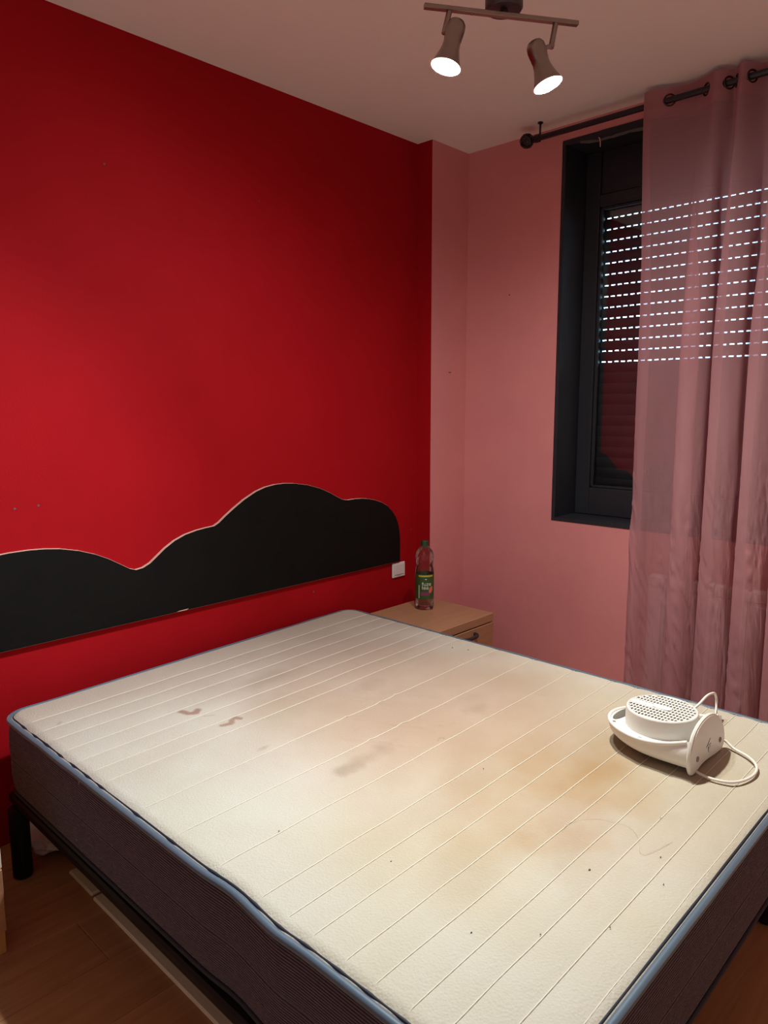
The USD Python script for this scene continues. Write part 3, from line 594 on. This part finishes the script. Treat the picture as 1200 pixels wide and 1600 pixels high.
# base plate outline in (x, z)
base_o = spline([(1.745, .5005), (1.732, .520), (1.728, .546), (1.736, .574), (1.752, .597), (1.780, .613), (1.815, .6195), (1.850, .618), (1.888, .606), (1.923, .582), (1.950, .556), (1.962, .525), (1.960, .507), (1.945, .4965)], 60)
base_pts = np.vstack([base_o, spline([(1.945, .4965), (1.905, .4985), (1.86, .5035), (1.80, .5035), (1.768, .4975), (1.745, .5005)], 20)[1:-1]])
bp = Polygon(base_pts).buffer(0)
pl = place(extrude(bp, .010), (0, Y0 + .010, 0), (1, 0, 0), (0, 0, 1), (0, -1, 0))
rim_l = tube([(x, Y0 + .006, z) for x, z in base_pts], .0055, 8, True)
part("base", [pl, rim_l], WHITE_PL, fh, 30)
for x, z in ((1.772, .530), (1.928, .527)): part("foot", lathe([(.0, .0), (.007, .0), (.007, .002), (.004, .003), (0, .001)], (x, Y0, z), (0, -1, 0), 16), SCREW, fh)
# moulded mark on the base plate
marks = []
for k, (x, z, L, a) in enumerate(((1.838, .545, .020, .5), (1.846, .550, .022, .7), (1.842, .536, .016, 1.9), (1.850, .533, .016, .4), (1.846, .527, .014, 2.0), (1.854, .541, .012, .1))):
    m = box(-L / 2, L / 2, -.001, .001, 0, .0008); R = trimesh.transformations.rotation_matrix(a, (0, 0, 1)); m.apply_transform(R); marks.append(place(m, (x, Y0 + .0002, z), (1, 0, 0), (0, 0, 1), (0, -1, 0)))
part("moulded_mark", marks, SCREW, fh, False)
# hull: U-shaped sections from the base to the rounded tip
ny, na = 46, 49
rowsH = []
for t in np.linspace(0, 1, ny):
    yv = Y0 + .006 + (Y1 - Y0 - .006) * (1 - (1 - t) ** 1.6)
    e = (yv - Y0) / (Y1 - Y0)
    half = .121 * (1 - .10 * e) * math.sqrt(max(0, 1 - max(0, (e - .46) / .54) ** 2.05)) + .0008
    cxh = HX - .004 * (1 - e)
    zr = .553 + .036 * max(0, 1 - e / .62) ** 2.2                      # rim height, climbing to meet the base arch
    zb = .4965 + .026 * max(0, (e - .30) / .70) ** 1.7
    ring = []
    for s in np.linspace(-1, 1, na):
        a = s * math.pi / 2; xx = half * np.sign(s) * abs(math.sin(a)) ** .60; q_ = 1 - abs(math.cos(a)) ** .58; zq = zb + (zr - zb) * q_; xx *= 1 - .13 * q_ ** 3 * math.exp(-(e / .25) ** 2)
        ring.append((cxh + xx, yv, zq))
    rowsH.append(ring)
H = np.array(rowsH)
part("front_shell", grid(H), WHITE_PL, fh, True)
# rolled rim and the deck inside it
left, right = H[:, 0], H[::-1, -1]
rim_path = np.vstack([left, right])
part("rim", tube(rim_path[1:-1], .0050, 8), WHITE_PL, fh, True)
for k in (16, na - 17): part("shell_joint", tube(H[1:-2, k] + (H[1:-2, k] - V(HX, 0, .56)) * V(.004, 0, .004), .0007, 5), SCREW, fh, True)
deck_poly = Polygon(np.vstack([left[3:, :2], right[:-3, :2]])).buffer(-.002)
ring_c = Point(HX + .004, .742)
hole = affinity.scale(Point(HX + .004, .8525).buffer(1, 16), .048, .0145)
dk = deck_poly.difference(hole).difference(ring_c.buffer(.080))
dm = extrude(dk, .004); dm.apply_translation((0, 0, .549)); part("deck", dm, WHITE_PL, fh, False)
for x, y in ((HX - .107, .752), (HX - .058, .846), (HX - .104, .650)):
    part("screw_recess", lathe([(0, .0005), (.0035, .0008), (.005, .0002), (.005, -.001)], (x, y, .5535), n=14), SCREW, fh)
RR = .0925
part("drum", lathe([(RR - .001, .535), (RR, .540), (RR - .001, .598), (RR - .003, .602), (RR - .006, .6035), (RR - .009, .6025), (RR - .009, .535)], (HX + .004, .742, 0), n=72), WHITE_PL, fh, True)
gr = []; gc = V(HX + .004, .742); r0 = RR - .008
for k in range(-5, 6):                                           # long bars along y
    x = k * .0160; L = math.sqrt(max(r0 ** 2 - x * x, 0))
    if L > .01: gr.append(box(gc[0] + x - .0020, gc[0] + x + .0020, gc[1] - L, gc[1] + L, .598, .6035, .0012))
for k in range(-9, 10):                                         # fine ribs across
    y = k * .0090; L = math.sqrt(max(r0 ** 2 - y * y, 0))
    if L > .01: gr.append(box(gc[0] - L, gc[0] + L, gc[1] + y - .0017, gc[1] + y + .0017, .5965, .6025, .0008))
part("grille", gr, WHITE_PL, fh, False)
bs = affinity.scale(Point(0, 0).buffer(1, 12), .015, .026); bmesh = extrude(bs, .0085); bmesh.apply_translation((gc[0], gc[1], .5965)); part("grille_boss", bmesh, WHITE_PL, fh, False)
sp = box(gc[0] - .010, gc[0] + .010, gc[1] + .02, gc[1] + r0, .5965, .6030, .001); part("grille_spoke", sp, WHITE_PL, fh, False)
part("motor", lathe([(0, .560), (.030, .560), (.030, .585), (.022, .590), (0, .590)], (gc[0], gc[1], 0), n=24), HANDLE, fh)
part("fan_floor", lathe([(0, .548), (RR - .010, .548)], (gc[0], gc[1], 0), n=40), plain("dark_inside", (.03, .026, .024), .7), fh, False)
# power cord
cz = MZ + .0045
cord = spline([(1.955, .626, .508), (1.973, .612, .505), (1.968, .600, .500), (1.945, .557, cz + .001), (1.915, .523, cz), (1.874, .508, cz), (1.817, .512, cz), (1.774, .536, cz), (1.760, .575, cz), (1.768, .612, cz), (1.80, .650, cz)], 120)
pc = part("power_cord", tube(cord, .0036, 9), CORD, fh, True)
loop = spline([(1.985, .640, cz), (2.05, .655, cz + .004), (2.112, .690, .516), (2.140, .700, .540), (2.136, .702, .562), (2.095, .702, .580), (2.045, .700, .585), (1.998, .705, .572), (1.972, .735, .540), (1.975, .775, .510), (1.990, .82, cz)], 110)
part("power_cord", tube(loop, .0036, 9), CORD, fh, True)
